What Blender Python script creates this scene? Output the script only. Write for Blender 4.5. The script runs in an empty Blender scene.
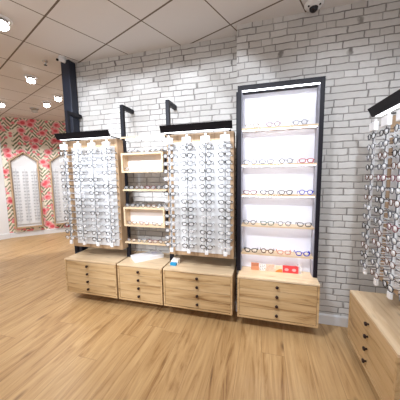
import bpy, bmesh, math, random
from mathutils import Vector, Matrix
random.seed(7)
PI = math.pi
sc = bpy.context.scene
COL = sc.collection

# ------------------------------------------------------------------ camera
H = 1.535
yaw, pit, rol = -.2713, .1086, .0141
cy, sy = math.cos(yaw), math.sin(yaw)
F = Vector((sy*math.cos(pit), cy*math.cos(pit), -math.sin(pit)))
x0 = Vector((cy, -sy, 0)); y0 = F.cross(x0)
CX = math.cos(rol)*x0+math.sin(rol)*y0
CD = -math.sin(rol)*x0+math.cos(rol)*y0
cam = bpy.data.cameras.new('camera'); cam.sensor_width = 36; cam.lens = 36*231/400; cam.clip_start = .02
camo = bpy.data.objects.new('camera', cam); COL.objects.link(camo)
M = Matrix(((CX.x, -CD.x, -F.x, 0), (CX.y, -CD.y, -F.y, 0), (CX.z, -CD.z, -F.z, H), (0, 0, 0, 1)))
camo.matrix_world = M
sc.camera = camo

# ------------------------------------------------------------------ light and exposure
w = bpy.data.worlds.new('world'); sc.world = w; w.use_nodes = True
bg = w.node_tree.nodes['Background']; bg.inputs[0].default_value = (.96, .97, 1, 1); bg.inputs[1].default_value = .52
sc.view_settings.view_transform = 'Standard'; sc.view_settings.look = 'None'
sc.view_settings.gamma = 1; sc.view_settings.use_curve_mapping = False
sc.view_settings.exposure = 0.60

def spot(loc, target, energy, angle, blend=.35, col=(1, .98, .95), size=.06):
    l = bpy.data.lights.new('spot_beam', 'SPOT'); l.energy = energy; l.spot_size = math.radians(angle)
    l.spot_blend = blend; l.color = col; l.shadow_soft_size = size
    o = bpy.data.objects.new('spot_beam', l); COL.objects.link(o); o.location = loc
    o.rotation_euler = (Vector(target)-Vector(loc)).to_track_quat('-Z', 'Y').to_euler()
    return o
COOL = (.84, .91, 1)
# ceiling track spots in the shop, aimed at the display wall, with one added fill
for x in (-2.45, -1.75, -1.15, -.55):
    spot((x, .35, 2.9), (x, 2.6, 1.98), 92, 42, .25, COOL)
spot((-1.25, -1.0, 2.9), (-1.33, 2.45, .52), 200, 20, .6, COOL)  # extra spot added to brighten the white box beneath the lowest shelf
for x in (-2.1, -.9):
    spot((x, .3, 2.9), (x, 2.4, .85), 74, 62, .6, COOL)
spot((.55, .35, 2.9), (.6, 2.4, 1.35), 85, 70, .7, COOL)
spot((-1.0, .6, 2.9), (-.2, 1.8, .2), 55, 95, .8, (1, .97, .92))
spot((-.6, 1.0, 2.9), (1.0, 1.5, 1.1), 48, 80, .7, COOL)
spot((-1.4, .2, 2.9), (-2.0, 1.2, 0), 60, 110, .8, (1, .97, .92))
spot((-3.6, 1.6, 2.9), (-3.9, 2.0, 0), 70, 120, .8, (1, .97, .92))
for x, y in ((-4.9, 2.7), (-4.3, 3.3), (-3.6, 3.9)):       # wall washers on the flowered wall
    spot((x, y, 2.9), (x-.72*1.2, y+.7*1.2, 1.28), 62, 76, .22, (.97, .98, 1))

# ------------------------------------------------------------------ helpers
def prop(o, label=None, cat=None, group=None, kind=None):
    if label: o['label'] = label
    if cat: o['category'] = cat
    if group: o['group'] = group
    if kind: o['kind'] = kind
    return o

def thing(name, label, cat, loc=(0, 0, 0), rz=0, group=None):
    o = bpy.data.objects.new(name, None); COL.objects.link(o); o.empty_display_size = .05
    o.location = loc; o.rotation_euler = (0, 0, rz)
    return prop(o, label, cat, group)

def obj(name, bm, mat, parent=None, smooth=False, bevel=0):
    me = bpy.data.meshes.new(name)
    bmesh.ops.recalc_face_normals(bm, faces=bm.faces)
    bm.to_mesh(me); bm.free()
    if smooth:
        for p in me.polygons: p.use_smooth = True
    for m in (mat if isinstance(mat, (list, tuple)) else [mat]): me.materials.append(m)
    o = bpy.data.objects.new(name, me); COL.objects.link(o); o.parent = parent
    if bevel:
        b = o.modifiers.new('bevel', 'BEVEL'); b.width = bevel; b.segments = 2; b.limit_method = 'ANGLE'
    return o

def struct(name, bm, mat, parent=None, **k):
    o = obj(name, bm, mat, parent, **k)
    if not parent: o['kind'] = 'structure'
    return o

def box(bm, a, b, mi=0):
    x0, y0, z0 = [min(p, q) for p, q in zip(a, b)]; x1, y1, z1 = [max(p, q) for p, q in zip(a, b)]
    vs = [bm.verts.new(p) for p in ((x0, y0, z0), (x1, y0, z0), (x1, y1, z0), (x0, y1, z0), (x0, y0, z1), (x1, y0, z1), (x1, y1, z1), (x0, y1, z1))]
    for f in ((3, 2, 1, 0), (4, 5, 6, 7), (0, 1, 5, 4), (1, 2, 6, 5), (2, 3, 7, 6), (3, 0, 4, 7)):
        q = bm.faces.new([vs[i] for i in f]); q.material_index = mi
    return vs

def prism(bm, poly, y0, y1, mi=0):
    """polygon in x,z extruded along y"""
    a = [bm.verts.new((x, y0, z)) for x, z in poly]; b = [bm.verts.new((x, y1, z)) for x, z in poly]
    n = len(poly)
    bm.faces.new(a).material_index = mi; bm.faces.new(b[::-1]).material_index = mi
    for i in range(n): bm.faces.new((a[i], b[i], b[(i+1) % n], a[(i+1) % n])).material_index = mi

def prism_x(bm, poly, xa, xb):
    a = [bm.verts.new((xa, y, z)) for y, z in poly]; b = [bm.verts.new((xb, y, z)) for y, z in poly]
    n = len(poly); bm.faces.new(a); bm.faces.new(b[::-1])
    for i in range(n): bm.faces.new((a[i], b[i], b[(i+1) % n], a[(i+1) % n]))

def tube(bm, pts, r, n=6, closed=False):
    pts = [Vector(p) for p in pts]; rings = []
    N = len(pts)
    for i, p in enumerate(pts):
        if closed: t = pts[(i+1) % N]-pts[i-1]
        else: t = pts[min(i+1, N-1)]-pts[max(i-1, 0)]
        t.normalize()
        up = Vector((0, 1, 0)) if abs(t.y) < .9 else Vector((0, 0, 1))
        u = t.cross(up).normalized(); v = t.cross(u).normalized()
        rings.append([bm.verts.new(p+r*(math.cos(a)*u+math.sin(a)*v)) for a in [2*PI*k/n for k in range(n)]])
    for i in range(N if closed else N-1):
        A, B = rings[i], rings[(i+1) % N]
        for k in range(n): bm.faces.new((A[k], A[(k+1) % n], B[(k+1) % n], B[k]))
    if not closed: bm.faces.new(rings[0][::-1]); bm.faces.new(rings[-1])

def lathe(bm, prof, seg=24, axis=Matrix.Identity(4), mi=0):
    rings = []
    for r, z in prof:
        if r < 1e-6: rings.append([bm.verts.new(axis @ Vector((0, 0, z)))])
        else: rings.append([bm.verts.new(axis @ Vector((r*math.cos(2*PI*k/seg), r*math.sin(2*PI*k/seg), z))) for k in range(seg)])
    for A, B in zip(rings, rings[1:]):
        for k in range(seg):
            a = [A[k % len(A)], A[(k+1) % len(A)], B[(k+1) % len(B)], B[k % len(B)]]
            a = list(dict.fromkeys(a))
            if len(a) > 2: bm.faces.new(a).material_index = mi

NB = bmesh.new

# ------------------------------------------------------------------ materials
def lin(r, g, b):
    f = lambda c: c/12.92 if c <= .04045 else ((c+.055)/1.055)**2.4
    return (f(r/255), f(g/255), f(b/255), 1)

def mat(name, col, rough=.5, metal=0, emit=None, estr=0, alpha=1, spec=.5):
    m = bpy.data.materials.new(name); m.use_nodes = True; b = m.node_tree.nodes['Principled BSDF']
    b.inputs['Base Color'].default_value = col; b.inputs['Roughness'].default_value = rough
    b.inputs['Metallic'].default_value = metal; b.inputs['Alpha'].default_value = alpha
    b.inputs['Specular IOR Level'].default_value = spec
    if emit: b.inputs['Emission Color'].default_value = emit; b.inputs['Emission Strength'].default_value = estr
    return m

class G:
    """tiny node graph helper"""
    def __init__(s, name, rough=.5):
        s.m = bpy.data.materials.new(name); s.m.use_nodes = True; s.t = s.m.node_tree; s.n = s.t.nodes
        s.b = s.n['Principled BSDF']; s.b.inputs['Roughness'].default_value = rough
    def new(s, typ, **k):
        q = s.n.new(typ)
        for a, v in k.items(): setattr(q, a, v)
        return q
    def link(s, a, b): s.t.links.new(a, b)
    def val(s, x, sock):
        if isinstance(x, (int, float)): sock.default_value = x
        else: s.link(x, sock)
    def math(s, op, a, b=0, c=0):
        q = s.new('ShaderNodeMath', operation=op); s.val(a, q.inputs[0]); s.val(b, q.inputs[1]); s.val(c, q.inputs[2]); return q.outputs[0]
    def coords(s):
        tc = s.new('ShaderNodeTexCoord'); sp = s.new('ShaderNodeSeparateXYZ'); s.link(tc.outputs['Object'], sp.inputs[0])
        return tc.outputs['Object'], sp.outputs[0], sp.outputs[1], sp.outputs[2]
    def comb(s, x, y, z):
        q = s.new('ShaderNodeCombineXYZ'); s.val(x, q.inputs[0]); s.val(y, q.inputs[1]); s.val(z, q.inputs[2]); return q.outputs[0]
    def noise(s, vec, scale, detail=4, rough=.5, dist=0):
        q = s.new('ShaderNodeTexNoise'); s.link(vec, q.inputs['Vector']); q.inputs['Scale'].default_value = scale
        q.inputs['Detail'].default_value = detail; q.inputs['Roughness'].default_value = rough; q.inputs['Distortion'].default_value = dist
        return q.outputs['Fac']
    def ramp(s, fac, stops):
        q = s.new('ShaderNodeValToRGB'); s.link(fac, q.inputs[0]); e = q.color_ramp.elements
        while len(e) < len(stops): e.new(.5)
        for k, (p, c) in enumerate(stops): e[k].position = p; e[k].color = c
        return q.outputs[0]
    def mix(s, fac, a, b, typ='MIX'):
        q = s.new('ShaderNodeMix', data_type='RGBA', blend_type=typ); s.val(fac, q.inputs[0])
        for x, i in ((a, 6), (b, 7)):
            if isinstance(x, tuple): q.inputs[i].default_value = x
            else: s.link(x, q.inputs[i])
        return q.outputs[2]
    def bump(s, h, strength=.3, dist=.01):
        q = s.new('ShaderNodeBump'); q.inputs['Strength'].default_value = strength; q.inputs['Distance'].default_value = dist
        s.link(h, q.inputs['Height']); s.link(q.outputs[0], s.b.inputs['Normal'])
    def color(s, c): s.link(c, s.b.inputs['Base Color'])

def wood(name, axis, c1, c2, c3, scale=1., rough=.45):
    """oak veneer whose grain runs along the given axis"""
    g = G(name, rough); v, x, y, z = g.coords()
    oi = g.new('ShaderNodeObjectInfo'); rnd = g.math('MULTIPLY', oi.outputs['Random'], 17)
    k = {'x': (.9, 14, 14), 'y': (14, .9, 14), 'z': (14, 14, .9)}[axis]
    p = g.comb(g.math('MULTIPLY_ADD', x, k[0]*scale, rnd), g.math('MULTIPLY_ADD', y, k[1]*scale, rnd), g.math('MULTIPLY_ADD', z, k[2]*scale, rnd))
    n1 = g.noise(p, 1.6, 5, .6, .8); n2 = g.noise(p, 7, 4, .6, .3)
    c = g.ramp(n1, [(.33, c3), (.43, c2), (.62, c1)])
    c = g.mix(g.math('MULTIPLY', n2, .35), c, c3)
    kn = g.new('ShaderNodeTexVoronoi'); 
    kk = {'x': (2.2, 9, 9), 'y': (9, 2.2, 9), 'z': (9, 9, 2.2)}[axis]
    g.link(g.comb(g.math('MULTIPLY_ADD', x, kk[0], rnd), g.math('MULTIPLY_ADD', y, kk[1], rnd), g.math('MULTIPLY_ADD', z, kk[2], rnd)), kn.inputs['Vector'])
    kn.inputs['Scale'].default_value = 1.1
    kf = g.ramp(kn.outputs['Distance'], [(.03, (1, 1, 1, 1)), (.14, (0, 0, 0, 1))])
    c = g.mix(g.math('MULTIPLY', kf, .5), c, tuple(q*.4 for q in c3[:3])+(1,))
    g.color(c); g.bump(n2, .05, .002)
    return g.m

OAK = (lin(210, 180, 138), lin(192, 160, 116), lin(138, 104, 66))
oak_x = wood('oak_along_x', 'x', *OAK); oak_y = wood('oak_along_y', 'y', *OAK); oak_z = wood('oak_along_z', 'z', *OAK)
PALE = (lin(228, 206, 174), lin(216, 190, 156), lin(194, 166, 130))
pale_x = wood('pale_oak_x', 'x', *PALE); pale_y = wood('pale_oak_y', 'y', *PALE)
TAN = (lin(196, 168, 136), lin(180, 150, 118), lin(152, 122, 94))
tan_z = wood('tan_board', 'z', *TAN)

def m_floor():
    g = G('oak_plank_floor', .38); v, x, y, z = g.coords()
    W = .19; L = 1.35
    row = g.math('FLOOR', g.math('DIVIDE', x, W))
    wn = g.new('ShaderNodeTexWhiteNoise', noise_dimensions='1D'); g.link(row, wn.inputs['W'])
    yy = g.math('ADD', g.math('DIVIDE', y, L), wn.outputs['Value'])
    cell = g.math('FLOOR', yy)
    wn2 = g.new('ShaderNodeTexWhiteNoise', noise_dimensions='2D'); g.link(g.comb(row, cell, 0), wn2.inputs['Vector'])
    r = wn2.outputs['Value']; off = g.math('MULTIPLY', r, 31)
    p = g.comb(g.math('MULTIPLY_ADD', x, 13, off), g.math('MULTIPLY_ADD', y, 1.25, off), off)
    n1 = g.noise(p, .8, 7, .62, 1.8)
    n2 = g.noise(g.comb(g.math('MULTIPLY', x, 34), g.math('MULTIPLY', y, 1.6), off), 1.5, 4, .65, .5)
    c = g.ramp(n1, [(.26, lin(84, 54, 30)), (.36, lin(150, 112, 70)), (.45, lin(180, 144, 98)), (.64, lin(200, 166, 120))])
    c = g.mix(g.ramp(n2, [(.42, (0, 0, 0, 1)), (.72, (.42, .42, .42, 1))]), c, lin(140, 102, 62))
    c = g.mix(g.math('MULTIPLY', r, .22), c, lin(206, 172, 126))
    # knots
    kn = g.new('ShaderNodeTexVoronoi'); g.link(g.comb(g.math('MULTIPLY_ADD', x, 5.3, off), g.math('MULTIPLY_ADD', y, 1.5, off), 0), kn.inputs['Vector']); kn.inputs['Scale'].default_value = 1
    kf = g.ramp(kn.outputs['Distance'], [(.02, (1, 1, 1, 1)), (.13, (0, 0, 0, 1))])
    c = g.mix(g.math('MULTIPLY', kf, .75), c, lin(96, 62, 36))
    # joints
    fx = g.math('FRACT', g.math('DIVIDE', x, W)); ex = g.math('LESS_THAN', g.math('MINIMUM', fx, g.math('SUBTRACT', 1, fx)), .009)
    fy = g.math('FRACT', yy); ey = g.math('LESS_THAN', g.math('MINIMUM', fy, g.math('SUBTRACT', 1, fy)), .0015)
    e = g.math('MAXIMUM', ex, ey)
    c = g.mix(g.math('MULTIPLY', e, .45), c, lin(105, 72, 44))
    g.color(c); g.bump(n2, .04, .002)
    return g.m
floor_m = m_floor()

def m_brick():
    g = G('whitewashed_brick', .85); v, x, y, z = g.coords()
    h = .063; wd = .165
    u = g.math('ADD', x, y)
    w1 = g.noise(v, 11, 3, .6); w2 = g.noise(g.comb(z, x, y), 8, 3, .6)
    zz = g.math('DIVIDE', g.math('MULTIPLY_ADD', g.math('SUBTRACT', w2, .5), .022, z), h)
    row = g.math('FLOOR', zz); fz = g.math('FRACT', zz)
    wn = g.new('ShaderNodeTexWhiteNoise', noise_dimensions='1D'); g.link(row, wn.inputs['W'])
    low = g.noise(g.comb(g.math('MULTIPLY', u, 3.2), g.math('MULTIPLY', row, 7.7), 0), 1, 0)
    uu = g.math('ADD', g.math('DIVIDE', g.math('ADD', g.math('MULTIPLY_ADD', low, .42, u), g.math('MULTIPLY', g.math('SUBTRACT', w1, .5), .02)), wd), g.math('MULTIPLY', wn.outputs['Value'], 9))
    fu = g.math('FRACT', uu); cell = g.math('FLOOR', uu)
    wc = g.new('ShaderNodeTexWhiteNoise', noise_dimensions='2D'); g.link(g.comb(row, cell, 0), wc.inputs['Vector'])
    dz = g.math('MULTIPLY', g.math('MINIMUM', fz, g.math('SUBTRACT', 1, fz)), h)
    du = g.math('MULTIPLY', g.math('MINIMUM', fu, g.math('SUBTRACT', 1, fu)), wd)
    dd = g.math('MINIMUM', dz, du)
    j = g.ramp(g.math('MULTIPLY', dd, 100), [(.2, (1, 1, 1, 1)), (.66, (0, 0, 0, 1))])
    n = g.noise(v, 30, 5, .65); n3 = g.noise(v, 7, 3, .6)
    c = g.mix(wc.outputs['Value'], lin(226, 223, 220), lin(208, 204, 200))
    c = g.mix(g.math('MULTIPLY', n, .42), c, lin(166, 161, 157))
    worn = g.ramp(n3, [(.38, (1, 1, 1, 1)), (.62, (.6, .6, .6, 1))])
    c = g.mix(g.math('MULTIPLY', j, worn), c, lin(122, 117, 113))
    g.color(c)
    g.bump(g.math('ADD', g.math('MULTIPLY', j, -1), g.math('MULTIPLY', n, .4)), .6, .006)
    return g.m
brick_m = m_brick()

TH = 1.1731; GX = .3362; GY = 3.1627
def m_ceiling():
    g = G('suspended_ceiling_tiles', .85); v, x, y, z = g.coords()
    u = g.math('DIVIDE', g.math('SUBTRACT', g.math('ADD', g.math('MULTIPLY', x, math.cos(TH)), g.math('MULTIPLY', y, math.sin(TH))), GX), .6)
    t = g.math('DIVIDE', g.math('SUBTRACT', g.math('ADD', g.math('MULTIPLY', x, -math.sin(TH)), g.math('MULTIPLY', y, math.cos(TH))), GY), .63)
    def line(q, w):
        f = g.math('FRACT', g.math('ADD', q, 100)); return g.math('LESS_THAN', g.math('MINIMUM', f, g.math('SUBTRACT', 1, f)), w)
    e = g.math('MAXIMUM', line(u, .014), line(t, .0095))
    n = g.noise(v, 90, 3)
    c = g.mix(g.math('MULTIPLY', n, .12), lin(226, 222, 220), lin(206, 200, 196))
    c = g.mix(e, c, lin(112, 98, 86))
    g.color(c); g.bump(g.math('ADD', g.math('MULTIPLY', e, -2), n), .25, .003)
    return g.m
ceil_m = m_ceiling()

def m_paper():
    g = G('flowered_wallpaper', .75); v, x, y, z = g.coords()   # x runs along the wall
    n = g.noise(v, 5, 3)
    # leaf chevrons
    per = .28
    fx = g.math('ABSOLUTE', g.math('SUBTRACT', g.math('FRACT', g.math('DIVIDE', x, per)), .5))
    zz = g.math('ADD', g.math('MULTIPLY', z, 1), g.math('MULTIPLY', fx, -.34))
    ph = g.math('FRACT', g.math('DIVIDE', g.math('ADD', zz, g.math('MULTIPLY', n, .12)), .098))
    leaf = g.math('LESS_THAN', ph, .48)
    n2 = g.noise(v, 5, 2)
    leaf = g.math('MULTIPLY', leaf, g.ramp(n2, [(.40, (0, 0, 0, 1)), (.45, (1, 1, 1, 1))]))
    wn = g.noise(v, 2.1, 2)
    lc = g.mix(g.ramp(wn, [(.42, (0, 0, 0, 1)), (.6, (1, 1, 1, 1))]), lin(112, 114, 84), lin(140, 152, 122))
    base = g.mix(g.ramp(n, [(.5, (0, 0, 0, 1)), (.72, (1, 1, 1, 1))]), lin(242, 232, 216), lin(240, 196, 188))
    c = g.mix(leaf, base, lc)
    # blossoms
    for sc_, thr, col, sd in ((3.8, .33, lin(240, 172, 176), 5.3), (3.8, .20, lin(222, 84, 96), 5.3), (6.5, .24, lin(234, 134, 140), 9.1)):
        vo = g.new('ShaderNodeTexVoronoi'); vo.voronoi_dimensions = '2D'
        g.link(g.comb(g.math('MULTIPLY_ADD', x, .85, sd), g.math('ADD', z, g.math('MULTIPLY', n, .03)), 0), vo.inputs['Vector'])
        vo.inputs['Scale'].default_value = sc_
        d = g.ramp(vo.outputs['Distance'], [(thr-.07, (1, 1, 1, 1)), (thr, (0, 0, 0, 1))])
        c = g.mix(d, c, col)
    g.color(c)
    return g.m
paper_m = m_paper()

white_wall = mat('white_paint', lin(228, 228, 230), .6)
skirt_m = mat('white_skirting', lin(222, 222, 224), .4)
char_m = mat('charcoal_steel', lin(24, 24, 33), .5, 0, spec=.25)
column_m = mat('slate_blue_steel', lin(42, 47, 62), .42, .1, spec=.35)
black_m = mat('black_metal', lin(12, 10, 14), .5, spec=.2)
dark_m = mat('dark_recess', lin(40, 30, 26), .7)
knob_m = mat('dark_bronze', lin(46, 28, 26), .35, .5)
whitep = mat('white_plastic', lin(240, 240, 242), .35)
inset_m = mat('white_laminate', lin(224, 225, 228), .35)
backp_m = mat('backlit_white_panel', lin(232, 232, 242), .3)
grey_m = mat('grey_reveal', lin(150, 150, 162), .5)
led_m = mat('led_strip', (1, 1, 1, 1), .5, emit=(.94, .95, 1, 1), estr=9)
hoodled_m = mat('hood_led', (1, 1, 1, 1), .5, emit=(.92, .96, 1, 1), estr=3)
lamp_m = mat('lamp_glow', (1, 1, 1, 1), .5, emit=(1, .98, .94, 1), estr=30)
lampoff_m = mat('lamp_glass_unlit', lin(196, 196, 196), .2)
lens_m = mat('demo_lens', lin(245, 247, 250), .12, alpha=.30)  # translucent white painted in for bright light reflecting off the lenses
lensclear_m = mat('clear_lens', lin(245, 247, 250), .05, alpha=.15)
chrome_m = mat('chrome', lin(200, 200, 200), .2, 1)

COLS = {
 'black': mat('black_acetate', lin(24, 24, 28), .25),
 'dark grey': mat('dark_grey_metal', lin(74, 78, 88), .3, .4),
 'silver': mat('silver_metal', lin(150, 154, 162), .25, .7),
 'brown': mat('tortoiseshell', lin(98, 62, 44), .25),
 'clear': mat('clear_acetate', lin(214, 216, 222), .15, alpha=.6),
 'burgundy': mat('burgundy_acetate', lin(110, 30, 52), .25),
 'red': mat('red_acetate', lin(196, 40, 62), .25),
 'blue': mat('blue_acetate', lin(40, 52, 190), .25),
 'green': mat('dark_green_acetate', lin(46, 92, 78), .25),
 'gold': mat('pale_gold_metal', lin(190, 172, 130), .25, .6),
 'pink': mat('pink_acetate', lin(216, 150, 130), .25)}

# ------------------------------------------------------------------ the shell
ZC = 3.01
YR, YL = 2.483, 2.66            # right and left planes of the brick wall
XR = 1.26
bm = NB(); box(bm, (-9, -3, -.05), (XR+.1, 10, 0)); struct('floor', bm, floor_m)
bm = NB(); box(bm, (-9, -1.2, ZC), (XR+.1, 10, ZC+.05)); struct('ceiling', bm, ceil_m)
bm = NB(); prism_pts = [(-2.43, YL), (-.285, YL), (-.285, YR), (XR+.1, YR), (XR+.1, YL+.2), (-2.43, YL+.2)]
a = [bm.verts.new((x, y, 0)) for x, y in prism_pts]; b = [bm.verts.new((x, y, ZC)) for x, y in prism_pts]
bm.faces.new(a); bm.faces.new(b)
for i in range(6): bm.faces.new((a[i], a[(i+1) % 6], b[(i+1) % 6], b[i]))
struct('wall_back', bm, brick_m)
bm = NB(); box(bm, (XR, -1.2, 0), (XR+.1, YR-.001, ZC)); struct('wall_right', bm, white_wall)

dv = Vector((.717, .697, 0)).normalized(); nv = Vector((-dv.y, dv.x, 0)); WANG = math.atan2(dv.y, dv.x); WD = 7.4
W0 = nv*WD
bm = NB(); box(bm, (-1.5, 0, 0), (7, .1, ZC)); o = struct('wall_left', bm, paper_m); o.location = W0; o.rotation_euler = (0, 0, WANG)
bm = NB(); prism_x(bm, [(0, 0), (0, .12), (-.006, .125), (-.018, .11), (-.018, 0)], -1.5, 7)
o = struct('baseboard_left', bm, skirt_m); o.location = W0; o.rotation_euler = (0, 0, WANG)
# plain white side wall that closes the far left
cpt = W0+dv*-1.5
e = Vector((-.34, -.94, 0)).normalized(); ang = math.atan2(-e.y, -e.x)
bm = NB(); box(bm, (-4, 0, 0), (0, .1, ZC)); o = struct('wall_side', bm, white_wall); o.location = cpt-nv*.02; o.rotation_euler = (0, 0, ang)
bm = NB(); prism_x(bm, [(0, 0), (0, .13), (-.006, .135), (-.02, .12), (-.02, 0)], -4, 0)
o = struct('baseboard_side', bm, skirt_m); o.location = cpt-nv*.02; o.rotation_euler = (0, 0, ang)
# skirting along the brick
bm = NB()
prism_x(bm, [(YR, 0), (YR, .1), (YR-.008, .108), (YR-.02, .092), (YR-.02, 0)], -.285, XR)
prism_x(bm, [(YL, 0), (YL, .1), (YL-.008, .108), (YL-.02, .092), (YL-.02, 0)], -2.4, -.285)
struct('baseboard_back', bm, skirt_m)

# steel column at the end of the brick wall
t = thing('steel_column', 'slate blue steel column standing at the left end of the brick wall', 'column', (-2.47, 2.6, 0))
bm = NB(); box(bm, (-.065, -.055, 0), (.065, .055, ZC-.001)); obj('shaft', bm, column_m, t, bevel=.006)
bm = NB(); box(bm, (-.10, -.08, 0), (.10, .058, .012)); obj('base_plate', bm, char_m, t)

# ------------------------------------------------------------------ wall posts
def post(x, lab):
    t = thing('wall_post', lab, 'post', (x, 2.42, 0), 0, 'dark steel posts holding the displays')
    bm = NB()
    box(bm, (-.02, 0, .541), (.02, .04, 2.35)); box(bm, (-.02, .04, 2.305), (.02, .238, 2.35))
    obj('upright', bm, char_m, t)
    return t
post(-2.385, 'charcoal steel post in front of the blue column, behind the leftmost rack')
post(-1.60, 'charcoal steel post between the leftmost rack and the narrow shelves')
post(-1.03, 'charcoal steel post between the narrow shelves and the middle rack')
post(-.262, 'charcoal steel post beside the tall lit display frame')

# ------------------------------------------------------------------ drawer cabinets
def cabinet(lab, loc, rz, w, d, xo=0, horiz=None, topm=None):
    """front at local y=0, body behind it, local x centred"""
    gx = oak_x
    t = thing('drawer_cabinet', lab, 'cabinet', loc, rz, 'floating oak drawer cabinets')
    h = .42; z0 = .0; th = .018
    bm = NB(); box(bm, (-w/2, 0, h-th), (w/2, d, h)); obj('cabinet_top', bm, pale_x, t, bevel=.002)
    bm = NB()
    box(bm, (-w/2, .0, 0), (-w/2+th, d, h-th)); box(bm, (w/2-th, 0, 0), (w/2, d, h-th))
    box(bm, (-w/2+th, 0, 0), (w/2-th, d, th)); box(bm, (-w/2+th, d-.012, th), (w/2-th, d, h-th))
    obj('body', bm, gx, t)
    n = 4; ih = (h-2*th-.006)/n
    for i in range(n):
        za = th+.004+i*ih
        bm = NB(); box(bm, (-w/2+th+.002, .004, za), (w/2-th-.002, .022, za+ih-.003))
        dr = obj('drawer', bm, gx, t, bevel=.001)
        bm = NB(); lathe(bm, [(0, 0), (.007, 0), (.006, .010), (.0135, .014), (.0155, .021), (.012, .027), (0, .028)], 14,
                         Matrix.Translation((xo, .004, za+ih/2)) @ Matrix.Rotation(PI/2, 4, 'X'))
        obj('knob', bm, knob_m, dr, smooth=True)
    return t
cabinet('oak drawer cabinet under the leftmost eyewear rack', (-1.983, 2.19, .12), 0, .722, .469, -.03)
cabinet('narrow oak drawer cabinet with a flat white box on top', (-1.325, 2.19, .12), 0, .55, .469, -.008)
cabinet('oak drawer cabinet under the middle eyewear rack, blue item on top', (-.662, 2.19, .12), 0, .745, .469, .008)
cabinet('oak drawer cabinet at the foot of the tall lit display frame', (.130, 2.19, .12), 0, .738, .292, .002)
cabinet('oak drawer cabinet at the right edge, under the right rack', (.721, 1.779, .12), -PI/2, .74, .538, 0)

# ------------------------------------------------------------------ spectacles
def lens_outline(kind, n=20):
    pts = []
    for k in range(n):
        a = 2*PI*k/n; c, s = math.cos(a), math.sin(a)
        if kind == 'round': w_, h_, e = .0235, .0215, 2
        elif kind == 'square': w_, h_, e = .026, .0185, 3.4
        elif kind == 'cat': w_, h_, e = .0265, .0185, 2.6
        else: w_, h_, e = .0255, .020, 2.5
        x = w_*math.copysign(abs(c)**(2/e), c); z = h_*math.copysign(abs(s)**(2/e), s)
        if kind == 'cat' and z > 0: z += .006*max(0, x/w_)
        if z < 0: x *= 1-.12*(-z/h_)
        pts.append((x, z))
    return pts
CACHE = {}
def meshes(kind, thick, tl):
    key = (kind, thick, tl)
    if key in CACHE: return CACHE[key]
    out = lens_outline(kind); r = thick
    def fin(bm, nm):
        me = bpy.data.meshes.new(nm); bmesh.ops.recalc_face_normals(bm, faces=bm.faces); bm.to_mesh(me); bm.free()
        for p in me.polygons: p.use_smooth = True
        return me
    bm = NB(); cxl = .0345
    for s in (-1, 1):
        tube(bm, [(s*(cxl+x), .004*((x+.03)/.06)**2, z) for x, z in out], r, 6, True)
        box(bm, (s*(cxl+.025), 0, .006), (s*(cxl+.0335), .008, .012))
    tube(bm, [(-.011, 0, .004), (-.006, -.001, .008), (0, -.0015, .0095), (.006, -.001, .008), (.011, 0, .004)], r*1.05, 6)
    fr = fin(bm, 'spectacle_front')
    bm = NB(); a = []; b = []
    for x, z in out:
        a.append(bm.verts.new((x*.98, .0012+.004*((x+.03)/.06)**2, z*.98))); b.append(bm.verts.new((x*.98, -.0002+.004*((x+.03)/.06)**2, z*.98)))
    bm.faces.new(a); bm.faces.new(b[::-1])
    for i in range(len(a)): bm.faces.new((a[i], a[i-1], b[i-1], b[i]))
    le = fin(bm, 'spectacle_lens')
    bm = NB()
    tube(bm, [(0, .004, .009), (0, tl*.4, .009), (0, tl*.72, .007), (0, tl*.88, -.004), (0, tl, -.019)], max(r*.8, .0018), 6)
    te = fin(bm, 'spectacle_temple')
    CACHE[key] = (fr, le, te); return CACHE[key]

PROTO = {}
def copy_obj(o, parent=None):
    c = o.copy(); COL.objects.link(c); c.parent = parent; return c

def spectacles(colour, kind, loc, rz, label, group, tl=.125, lensmat=None, thick=.0022, tilt=0, clear=False, name='spectacles', cat='glasses'):
    key = (colour, kind, tl, thick, clear, lensmat.name if lensmat else '')
    first = key not in PROTO
    if first:
        fr, le, te = meshes(kind, thick, tl)
        m = COLS[colour]; lm = lensmat or (lensclear_m if clear else lens_m)
        kids = []
        for nm, me, mm, x in (('frame_front', fr, m, 0), ('lens', le, lm, -.0345), ('lens', le, lm, .0345), ('temple', te, m, -.066), ('temple', te, m, .066)):
            q = bpy.data.objects.new(nm, me); COL.objects.link(q)
            if not me.materials: me.materials.append(mm)
            q.material_slots[0].link = 'OBJECT'; q.material_slots[0].material = mm
            q.location = (x, 0, 0); kids.append(q)
            if nm == 'lens' and x < 0: q.scale = (-1, 1, 1)
        root = bpy.data.objects.new(name, None); COL.objects.link(root); root.empty_display_size = .02
        for q in kids: q.parent = root
        PROTO[key] = (root, kids)
    else:
        r0, k0 = PROTO[key]
        root = copy_obj(r0)
        for q in k0: copy_obj(q, root)
    root.location = loc; root.rotation_euler = (tilt, 0, rz)
    for k in list(root.keys()):
        if k in ('label', 'category', 'group'): del root[k]
    prop(root, label, cat, group)
    return root

ORD = ['first', 'second', 'third', 'fourth', 'fifth', 'sixth', 'seventh', 'eighth', 'ninth', 'tenth', 'eleventh', 'twelfth', 'thirteenth', 'fourteenth', 'fifteenth', 'sixteenth']
def ordn(i, end='top'): return end if i == 0 else ORD[i]+' from '+end

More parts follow.
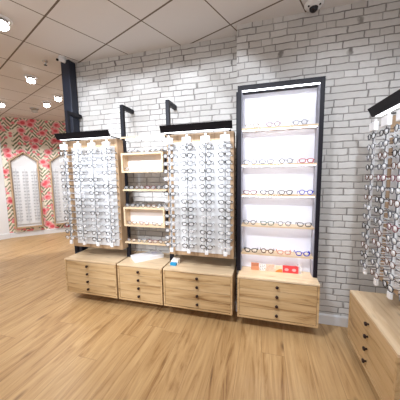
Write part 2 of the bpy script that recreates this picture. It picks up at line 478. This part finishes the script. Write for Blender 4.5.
# ------------------------------------------------------------------ eyewear racks
def rack(lab, loc, rz, roff, hw, palette, short, group, lensmat=None, rows=14, ztop=1.803, dz=.0765):
    t = thing('eyewear_rack', lab, 'eyewear rack', loc, rz, 'black-hooded eyewear racks')
    zb, zt = .667, 1.953
    bm = NB(); box(bm, (-hw, .004, zb), (hw, .118, zt)); obj('back_board', bm, tan_z, t, bevel=.002)
    bm = NB(); box(bm, (-hw+.075, -.003, .712), (hw-.035, .004, 1.868)); obj('inset_panel', bm, inset_m, t)
    bm = NB()
    prism_x(bm, [(-.155, 2.02), (-.122, 1.957), (-.112, 1.957), (-.145, 2.02)], -hw-.003, hw+.003)
    cn = obj('hood', bm, black_m, t)
    bm = NB(); box(bm, (-hw+.02, -.108, 1.957), (hw-.03, -.07, 1.963)); obj('light_strip', bm, hoodled_m, t)
    for x in (-hw+.03, hw-.05):
        bm = NB(); box(bm, (x, -.128, 1.965), (x+.014, .11, 1.973)); box(bm, (x, .09, 1.953), (x+.014, .11, 1.965)); obj('hood_bracket', bm, black_m, t)
    xs = [-.285+.19*i for i in range(4)]
    for ri, x in enumerate(xs):
        bm = NB()
        box(bm, (x-.009, roff+.012, .735), (x+.009, roff+.026, 1.93))
        for k in range(rows):
            z = ztop-dz*k
            box(bm, (x-.005, roff+.002, z+.001), (x+.005, roff+.012, z+.014))
            for s in (-1, 1):      # thin white arms that carry the temples back to the board
                box(bm, (x+s*.058-.003, roff+.03, z-.012), (x+s*.058+.003, .0-.003, z-.006))
            box(bm, (x-.061, -.009, z-.012), (x+.061, -.004, z-.006))
            box(bm, (x-.004, roff+.02, z-.012), (x+.004, -.004, z-.006))
        rod = obj('display_rod', bm, whitep, t)
        bm = NB(); box(bm, (x-.0035, roff+.0085, ztop-dz*rows+.03), (x+.0035, roff+.0118, 1.84)); obj('lock_strip', bm, COLS['dark grey'], rod)
        bm = NB(); box(bm, (x-.045, roff-.006, 1.842), (x+.045, roff+.022, 1.905)); obj('header_block', bm, whitep, rod, bevel=.003)
        bm = NB(); box(bm, (x-.018, roff+.004, .728), (x+.018, roff+.024, .772)); obj('foot_block', bm, whitep, rod, bevel=.003)
    R = Matrix.Rotation(rz, 4, 'Z')
    for ri, x in enumerate(xs):
        for k in range(rows):
            z = ztop-dz*k
            c = random.choice(palette); kind = random.choice(['soft', 'round', 'square', 'cat'])
            th = {'black': .0030, 'silver': .0018, 'gold': .0018, 'dark grey': .0023}.get(c, .0025)
            p = Vector(loc) + R @ Vector((x, roff-.004, z))
            spectacles(c, kind, p, rz, '%s-framed spectacles on the %s, %s rod from left, %s' % (c, short, ORD[ri], ordn(k)), group, tl=.094 if roff > -.125 else .113, thick=th, lensmat=lensmat)
    return t
dark_pal = ['black', 'black', 'dark grey', 'dark grey', 'silver', 'black', 'clear', 'black']
rack('black-hooded eyewear rack at the left end of the brick wall', (-1.948, 2.30, 0), 0, -.108, .352, dark_pal, 'leftmost rack', 'spectacles on the leftmost rack')
rack('black-hooded eyewear rack right of the narrow shelves', (-.646, 2.30, 0), 0, -.108, .355, dark_pal, 'middle rack', 'spectacles on the middle rack')
rack('black-hooded eyewear rack above the cabinet at the right edge', (.915, 1.775, 0), -PI/2, -.14, .352,
     ['black', 'dark grey', 'burgundy', 'black', 'brown', 'silver', 'dark grey'], 'right-hand rack', 'spectacles on the right-hand rack', lensmat=mat('painted_glare_lens', lin(245, 247, 250), .15, alpha=.8))  # these lenses are more opaque white, painting in a stronger reflection
for yy, nm in ((2.05, 'far'), (1.50, 'near')):
    t = thing('wall_post', 'charcoal steel post behind the %s end of the right-hand rack' % nm, 'post', (1.034, yy, 0), 0, 'dark steel posts holding the displays')
    bm = NB(); box(bm, (0, -.02, .541), (.04, .02, 1.95)); box(bm, (.04, -.02, 1.905), (.225, .02, 1.95)); obj('upright', bm, char_m, t)

# ------------------------------------------------------------------ narrow oak shelving between the racks
XA, XB = -1.555, -1.012
YF = 2.30
def plank(z, lab, led=False):
    t = thing('wall_shelf', lab, 'shelf', (0, 0, 0), 0, 'plain oak shelves between the racks')
    bm = NB(); box(bm, (XA, YF, z-.018), (XB, 2.42, z)); obj('board', bm, pale_x, t, bevel=.002)
    for a, b in ((XA, XA+.03), (-1.035, -1.014)):
        bm = NB(); box(bm, (a, YF+.03, z-.032), (b, 2.42, z-.018)); obj('bracket', bm, char_m, t)
    if led:
        bm = NB(); box(bm, (XA+.04, YF+.05, z-.026), (XB-.03, YF+.075, z-.0185)); obj('light_strip', bm, led_m, t)
    return t
def cubby(z0, z1, lab):
    t = thing('box_shelf', lab, 'shelf', (0, 0, 0), 0, 'oak box shelves between the racks')
    xa, xb = -1.556, -1.045; th = .02
    bm = NB()
    box(bm, (xa, YF, z1-th), (xb, 2.42, z1)); box(bm, (xa, YF, z0), (xb, 2.42, z0+th))
    box(bm, (xa, YF, z0+th), (xa+th, 2.42, z1-th)); box(bm, (xb-th, YF, z0+th), (xb, 2.42, z1-th))
    obj('frame', bm, pale_x, t)
    bm = NB(); box(bm, (xa+th, 2.408, z0+th), (xb-th, 2.418, z1-th)); obj('back_panel', bm, mat('cream_panel', lin(244, 234, 228), .5), t)
    bm = NB(); box(bm, (xb, YF+.03, z0+.02), (xb+.012, 2.42, z1-.02)); obj('bracket', bm, dark_m, t)
    return t
plank(1.965, 'empty oak shelf plank, topmost between the two racks', True)
cubby(1.57, 1.787, 'upper open oak box shelf with cream back panel')
plank(1.382, 'plain oak shelf between the two open box shelves')
cubby(.957, 1.178, 'lower open oak box shelf with cream back panel')
plank(.772, 'lowest oak shelf between the racks, above the white box')

def shelf_row(zs, xs, cols, shelf, ystart, group, clear=True, thick=.0024, jitter=.03, tl=.1, scale=1.):
    for i, (x, c) in enumerate(zip(xs, cols)):
        kind = ['soft', 'square', 'round', 'cat'][(i*3+int(zs*10)) % 4]
        if c in ('silver', 'gold'): kind = 'round'
        dr = {'round': .0215, 'square': .0185, 'cat': .0185, 'soft': .020}[kind]+thick
        spectacles(c, kind, (x, ystart, zs+dr*scale+.0005), random.uniform(-jitter, jitter),
                   '%s-framed spectacles on the %s, %s from left' % (c, shelf, ORD[i]) if i else '%s-framed spectacles on the %s, leftmost' % (c, shelf), group, tl=tl, thick=thick, clear=clear).scale = (scale,)*3
xs3 = [-1.475, -1.345, -1.215, -1.10]
shelf_row(1.787, [-1.41, -1.27, -1.13], ['silver', 'clear', 'silver'], 'top of the upper box shelf', 2.315, 'spectacles on the narrow shelves', tl=.09, scale=.94, thick=.0028)
shelf_row(1.59, [-1.455, -1.30, -1.155], ['silver', 'black', 'dark grey'], 'floor of the upper box shelf', 2.312, 'spectacles on the narrow shelves', tl=.085, scale=.94, thick=.0028)
shelf_row(1.382, [-1.482, -1.348, -1.212, -1.078], ['black', 'brown', 'burgundy', 'dark grey'], 'plank between the box shelves', 2.315, 'spectacles on the narrow shelves', tl=.09, scale=.94, thick=.0028)
shelf_row(1.178, [-1.478, -1.345, -1.212, -1.080], ['dark grey', 'black', 'brown', 'silver'], 'top of the lower box shelf', 2.315, 'spectacles on the narrow shelves', tl=.09, scale=.94, thick=.0028)
shelf_row(.977, [-1.462, -1.305, -1.145], ['brown', 'burgundy', 'dark grey'], 'floor of the lower box shelf', 2.312, 'spectacles on the narrow shelves', tl=.085, scale=.94, thick=.0028)
shelf_row(.772, [-1.480, -1.345, -1.210, -1.078], ['brown', 'silver', 'burgundy', 'brown'], 'lowest narrow shelf', 2.315, 'spectacles on the narrow shelves', tl=.09, scale=.94, thick=.0028)

# ------------------------------------------------------------------ tall lit display frame
FX0, FX1, FYF, FYB, FZ0, FZ1 = -.258, .502, 2.328, 2.470, .541, 2.374
t = thing('display_frame', 'tall black framed display case with five lit shelves on the brick wall', 'display case', (0, 0, 0))
bm = NB()
pw = .036
box(bm, (FX0, FYF, FZ0), (FX0+pw, FYB, FZ1)); box(bm, (FX1-pw, FYF, FZ0), (FX1, FYB, FZ1)); box(bm, (FX0+pw, FYF, FZ1-.048), (FX1-pw, FYB, FZ1))
obj('frame', bm, mat('near_black_steel', lin(22, 18, 28), .5, spec=.25), t, bevel=.0015)
bm = NB(); box(bm, (FX0+pw, FYB-.012, FZ0), (FX1-pw, FYB, FZ1-.048)); obj('back_panel', bm, backp_m, t)
bm = NB()
box(bm, (FX1-pw-.006, FYF+.012, FZ0), (FX1-pw, FYB-.012, FZ1-.048)); box(bm, (FX0+pw, FYF+.012, FZ0), (FX0+pw+.006, FYB-.012, FZ1-.048))
obj('side_lining', bm, grey_m, t)
bm = NB(); box(bm, (FX0+pw+.008, FYF+.004, FZ1-.0565), (FX1-pw-.008, FYF+.018, FZ1-.0485)); obj('light_strip', bm, led_m, t)
SZ = [1.976, 1.630, 1.333, 1.026, .738]
for z in SZ:
    bm = NB(); box(bm, (FX0+pw+.006, FYF+.002, z-.016), (FX1-pw-.006, FYB-.012, z)); s = obj('shelf', bm, pale_x, t)
    bm = NB(); box(bm, (FX0+pw+.012, FYF+.03, z-.021), (FX1-pw-.012, FYF+.042, z-.0162)); obj('light_strip', bm, led_m, s)
def X5(a): return [a*1.0 for a in ()]
row = [(0, [-.12, .075, .31], ['gold', 'burgundy', 'silver'], 'top lit shelf'),
       (1, [-.135, .018, .195, .375], ['dark grey', 'dark grey', 'dark grey', 'red'], 'second lit shelf'),
       (2, [-.135, .03, .20, .38], ['burgundy', 'black', 'black', 'blue'], 'third lit shelf'),
       (3, [-.135, .035, .195, .375], ['dark grey', 'green', 'silver', 'black'], 'fourth lit shelf'),
       (4, [-.12, .04, .20, .37], ['black', 'brown', 'pink', 'blue'], 'bottom lit shelf')]
for i, xs, cs, nm in row:
    shelf_row(SZ[i], xs, cs, nm, FYF+.02, 'spectacles in the tall lit display frame', tl=.10, thick=(.0026, .0028, .0032, .0032, .0042)[i])

# ------------------------------------------------------------------ small things on the cabinets
ZT = .54
def card(x, w_, h_, label, cols, pattern, tilt=.0, yb=2.382, d=.004, group='small cards in front of the lit display back'):
    t = thing('leaflet', label, 'leaflet', (x, yb, ZT+.0008), tilt, group)
    bm = NB(); box(bm, (-w_/2, 0, 0), (w_/2, d, h_)); obj('card', bm, cols[0], t)
    if pattern:
        bm = NB(); pattern(bm, w_, h_); obj('printed_pattern', bm, cols[1], t)
    return t
def stripes(bm, w_, h_):
    for z in (.62, .75, .88): box(bm, (-w_*.42, -.0006, h_*z-.003), (w_*.42, 0, h_*z+.002))
def dots(bm, w_, h_):
    for i in range(3):
        for j in range(4):
            x = -w_*.33+i*w_*.33; z = h_*(.14+.24*j)
            lathe(bm, [(0, 0), (.0042, 0), (.0042, .0006), (0, .0006)], 8, Matrix.Translation((x+(j % 2)*.004-.002, 0, z)) @ Matrix.Rotation(PI/2, 4, 'X'))
def rings(bm, w_, h_):
    for x, z in ((-.2, .55), (.2, .45), (0, .75), (-.3, .2), (.3, .8)):
        tube(bm, [(x*w_+.009*math.cos(a), -.0006, z*h_+.009*math.sin(a)) for a in [2*PI*k/12 for k in range(12)]], .0012, 4, True)
def wedge(bm, w_, h_):
    prism(bm, [(-w_/2, 0), (w_/2, 0), (w_/2, h_*.5), (w_*.1, h_*.48), (-w_*.3, h_*.25)], -.0008, 0)
def heart(bm, w_, h_):
    for x in (-.25, .22):
        lathe(bm, [(0, 0), (.021, 0), (.021, .0006), (0, .0006)], 8, Matrix.Translation((x*w_, 0, h_*.45)) @ Matrix.Rotation(PI/2, 4, 'X') @ Matrix.Diagonal((1, .7, 1, 1)))
card(-.078, .08, .078, 'tan and brown leaflet, leftmost on the cabinet under the lit shelves', (mat('tan_card', lin(214, 146, 108), .6), mat('brown_ink', lin(170, 96, 70), .6)), stripes)
card(-.004, .052, .070, 'white leaflet with dark spots beside the tan one', (mat('white_card', lin(240, 238, 236), .6), mat('charcoal_ink', lin(80, 76, 84), .6)), dots)
card(.073, .088, .074, 'pale pink leaflet with looping lines beside the spotted one', (mat('blush_card', lin(234, 200, 180), .6), mat('umber_ink', lin(180, 130, 100), .6)), rings)
card(.156, .066, .068, 'cream and orange leaflet beside the red card', (mat('cream_card', lin(236, 210, 180), .6), mat('orange_ink', lin(216, 130, 50), .6)), wedge)
card(.268, .148, .075, 'wide red card with two pale pink shapes', (mat('red_card', lin(222, 62, 66), .6), mat('pink_ink', lin(244, 178, 178), .6)), heart)
t = thing('card_holder', 'clear plastic stand at the right end of the red card', 'stand', (.352, 2.395, ZT+.0008), 0)
bm = NB(); box(bm, (-.02, 0, 0), (.02, .003, .09)); box(bm, (-.02, -.015, 0), (.02, 0, .003)); obj('holder', bm, mat('clear_plastic', lin(235, 235, 235), .1, alpha=.3), t)

t = thing('white_box', 'flat white box lying askew on the narrow cabinet', 'box', (-1.353, 2.440, ZT+.0008), math.radians(47))
bm = NB(); box(bm, (-.175, -.094, 0), (.175, .094, .028)); obj('box_base', bm, whitep, t, bevel=.002)
bm = NB(); box(bm, (-.177, -.096, .0285), (.177, .096, .044)); ld = obj('lid', bm, mat('lid_white', lin(242, 242, 246), .3), t, bevel=.003)
bm = NB(); box(bm, (.06, -.02, .0441), (.13, .05, .0444)); obj('printed_mark', bm, mat('pale_lilac_ink', lin(222, 220, 238), .5), ld)

t = thing('sticky_note_dispenser', 'small blue and white note holder on the cabinet under the middle rack', 'note holder', (-.955, 2.30, ZT+.0008), -.08)
bm = NB(); prism_x(bm, [(-.014, 0), (-.014, .026), (.0, .030), (.02, .030), (.02, 0)], -.035, .035); obj('tray', bm, mat('cyan_blue_plastic', lin(20, 140, 190), .4), t)
bm = NB(); prism_x(bm, [(.021, 0), (.021, .040), (.085, .060), (.085, 0)], -.040, .042); obj('note_block', bm, mat('note_paper', lin(246, 240, 232), .6), t)

# ------------------------------------------------------------------ house-shaped niches on the flowered wall
MW = Matrix.Translation(W0) @ Matrix.Rotation(WANG, 4, 'Z')
def arch(xc, hw, z0, zs, zp, lab, short, rods, zt, dz, rows):
    t = thing('house_shaped_display', lab, 'display case', MW @ Vector((xc, 0, 0)), WANG, 'house-shaped oak displays on the flowered wall')
    d = .13; th = .03
    outer = [(-hw, z0), (hw, z0), (hw, zs), (0, zp), (-hw, zs)]
    inner = [(-hw+th, z0+th), (hw-th, z0+th), (hw-th, zs-th*.4), (0, zp-th*1.15), (-hw+th, zs-th*.4)]
    bm = NB(); A = []
    for poly in (outer, inner):
        A.append([bm.verts.new((x, -d, z)) for x, z in poly]); A.append([bm.verts.new((x, -.001, z)) for x, z in poly])
    n = 5
    for i in range(n):
        j = (i+1) % n
        bm.faces.new((A[0][i], A[0][j], A[2][j], A[2][i])); bm.faces.new((A[1][i], A[1][j], A[3][j], A[3][i]))
        bm.faces.new((A[0][i], A[0][j], A[1][j], A[1][i])); bm.faces.new((A[2][i], A[2][j], A[3][j], A[3][i]))
    obj('frame', bm, tan_z, t)
    bm = NB(); prism(bm, [(p[0]*.999, p[1]) for p in inner], -.02, -.002); obj('back_panel', bm, inset_m, t)
    bm = NB(); box(bm, (-hw+th+.02, -.05, z0+.095), (hw-th-.02, -.0205, zs-.17)); obj('rod_panel', bm, inset_m, t, bevel=.004)
    xs = [(i-1)*.182 for i in range(3)][:rods]
    for x in xs:
        bm = NB(); box(bm, (x-.005, -.066, z0+.12), (x+.005, -.0505, zs-.2)); obj('display_rod', bm, mat('pale_grey_rod', lin(205, 207, 212), .5) , t)
    for ri, x in enumerate(xs):
        for k in range(rows):
            yield_pts.append((MW @ Vector((xc+x, -.078, zt-dz*k)), short, ri, k))
    return t
def tiny_mesh():
    bm = NB(); out = lens_outline('soft', 10)
    for s in (-1, 1):
        tube(bm, [(s*(.0345+x*.8), 0, z*.8) for x, z in out], .0022, 4, True)
        prism(bm, [(s*.0345+x*.3, z*.3) for x, z in out], -.001, .001)
    tube(bm, [(-.011, 0, .006), (0, -.001, .009), (.011, 0, .006)], .0015, 4)
    for s in (-1, 1): tube(bm, [(s*.062, 0, .009), (s*.064, .02, .009), (s*.03, .024, .004)], .001, 4)
    me = bpy.data.meshes.new('distant_spectacles'); bm.to_mesh(me); bm.free(); return me
yield_pts = []
arch(-1.06, .300, .235, 1.955, 2.175, 'house-shaped oak display on the flowered wall, nearer the white corner', 'left house-shaped display', 3, 1.665, .0815, 16)
arch(-.215, .300, .235, 1.955, 2.175, 'house-shaped oak display on the flowered wall, partly behind the leftmost rack', 'right house-shaped display', 3, 1.665, .0815, 16)
tm = tiny_mesh(); tm.materials.append(mat('slate_acetate', lin(140, 144, 152), .35))
first = None
for p, short, ri, k in yield_pts:
    o = bpy.data.objects.new('spectacles', tm) if first is None else first.copy()
    if first is None: first = o
    COL.objects.link(o); o.location = p; o.rotation_euler = (0, 0, WANG)
    prop(o, 'tiny grey spectacles in the %s, %s rod from left, %s' % (short, ORD[ri], ordn(k)), 'glasses', 'spectacles in the house-shaped displays')

# ------------------------------------------------------------------ ceiling fittings
def downlight(x, y, lab, lit=True, tilt=.45, az=0, r=.085):
    az = math.atan2(-y, -x)-PI/2
    t = thing('ceiling_light', lab, 'ceiling light', (x, y, ZC), az, 'round ceiling lights')
    bm = NB(); lathe(bm, [(r, 0), (r+.004, -.006), (r-.004, -.014), (r-.018, -.016), (r-.022, 0)], 28); obj('rim', bm, whitep if lit else chrome_m, t, smooth=True)
    A = Matrix.Translation((0, 0, -.030)) @ Matrix.Rotation(tilt, 4, 'X')
    bm = NB(); lathe(bm, [(r-.028, .03), (r-.026, -.035), (r-.030, -.038), (r-.032, -.030)], 28, A); obj('head', bm, chrome_m, t, smooth=True)
    bm = NB(); lathe(bm, [(0, -.040), (r-.034, -.034), (r-.031, -.028), (0, -.028)], 28, A); obj('lamp_face', bm, lamp_m if lit else lampoff_m, t)
    if lit:
        s = spot((x, y, ZC-.09), (x, y, 0), 14, 140, .6, (1, .98, .95), .05)
downlight(-2.40, 1.76, 'round ceiling light cut by the left edge of the photo, nearest the camera')
downlight(-3.35, 2.80, 'bright round ceiling light nearest the sprinkler')
downlight(-3.68, 3.58, 'bright round ceiling light close to the blue column')
downlight(-4.20, 3.80, 'bright round ceiling light between the unlit one and the column')
downlight(-4.82, 4.05, 'unlit grey ceiling light near the flowered wall', False)
downlight(-5.02, 3.52, 'round ceiling light at the far left edge above the flowered wall')

t = thing('dome_camera', 'white ceiling dome camera with dark lens above the lit display frame', 'security camera', (.395, 2.385, ZC))
bm = NB(); lathe(bm, [(0, 0), (.078, 0), (.078, -.012), (.066, -.028), (.045, -.036), (0, -.036)], 28); obj('base', bm, whitep, t, smooth=True)
bm = NB(); lathe(bm, [(.036, -.034), (.034, -.052), (.022, -.066), (0, -.072)], 24); obj('dome', bm, mat('dark_dome', lin(24, 18, 26), .15), t, smooth=True)
bm = NB()
for a in (.6, 2.5): lathe(bm, [(0, -.0375), (.008, -.0375), (.008, -.03)], 10, Matrix.Translation((.055*math.cos(a+PI), .055*math.sin(a+PI), 0)))
obj('screw_cap', bm, black_m, t)

t = thing('bullet_camera', 'small white camera on the ceiling beside the blue column', 'security camera', (-2.43, 2.47, ZC))
bm = NB(); lathe(bm, [(0, 0), (.035, 0), (.035, -.01), (.012, -.014), (.012, -.03), (0, -.03)], 20); obj('mount', bm, whitep, t, smooth=True)
A = Matrix.Translation((0, 0, -.04)) @ Matrix.Rotation(math.radians(35), 4, 'Z') @ Matrix.Rotation(math.radians(105), 4, 'Y')
bm = NB(); lathe(bm, [(0, -.045), (.024, -.045), (.026, .03), (.022, .035)], 18, A); obj('housing', bm, whitep, t, smooth=True)
A2 = Matrix.Translation((-.03, -.045, -.052)); 
bm = NB(); lathe(bm, [(0, -.016), (.012, -.010), (.015, .0), (.012, .010), (0, .016)], 14, A2); obj('lens_housing', bm, black_m, t, smooth=True)

t = thing('sprinkler', 'small chrome fire sprinkler on the ceiling left of the column', 'sprinkler', (-2.73, 2.50, ZC))
bm = NB(); lathe(bm, [(0, 0), (.032, 0), (.030, -.006), (.012, -.010), (.009, -.028), (.004, -.045), (0, -.045)], 18); obj('body', bm, chrome_m, t, smooth=True)
bm = NB(); lathe(bm, [(0, -.045), (.020, -.046), (.020, -.049), (0, -.049)], 14); obj('deflector', bm, black_m, t)
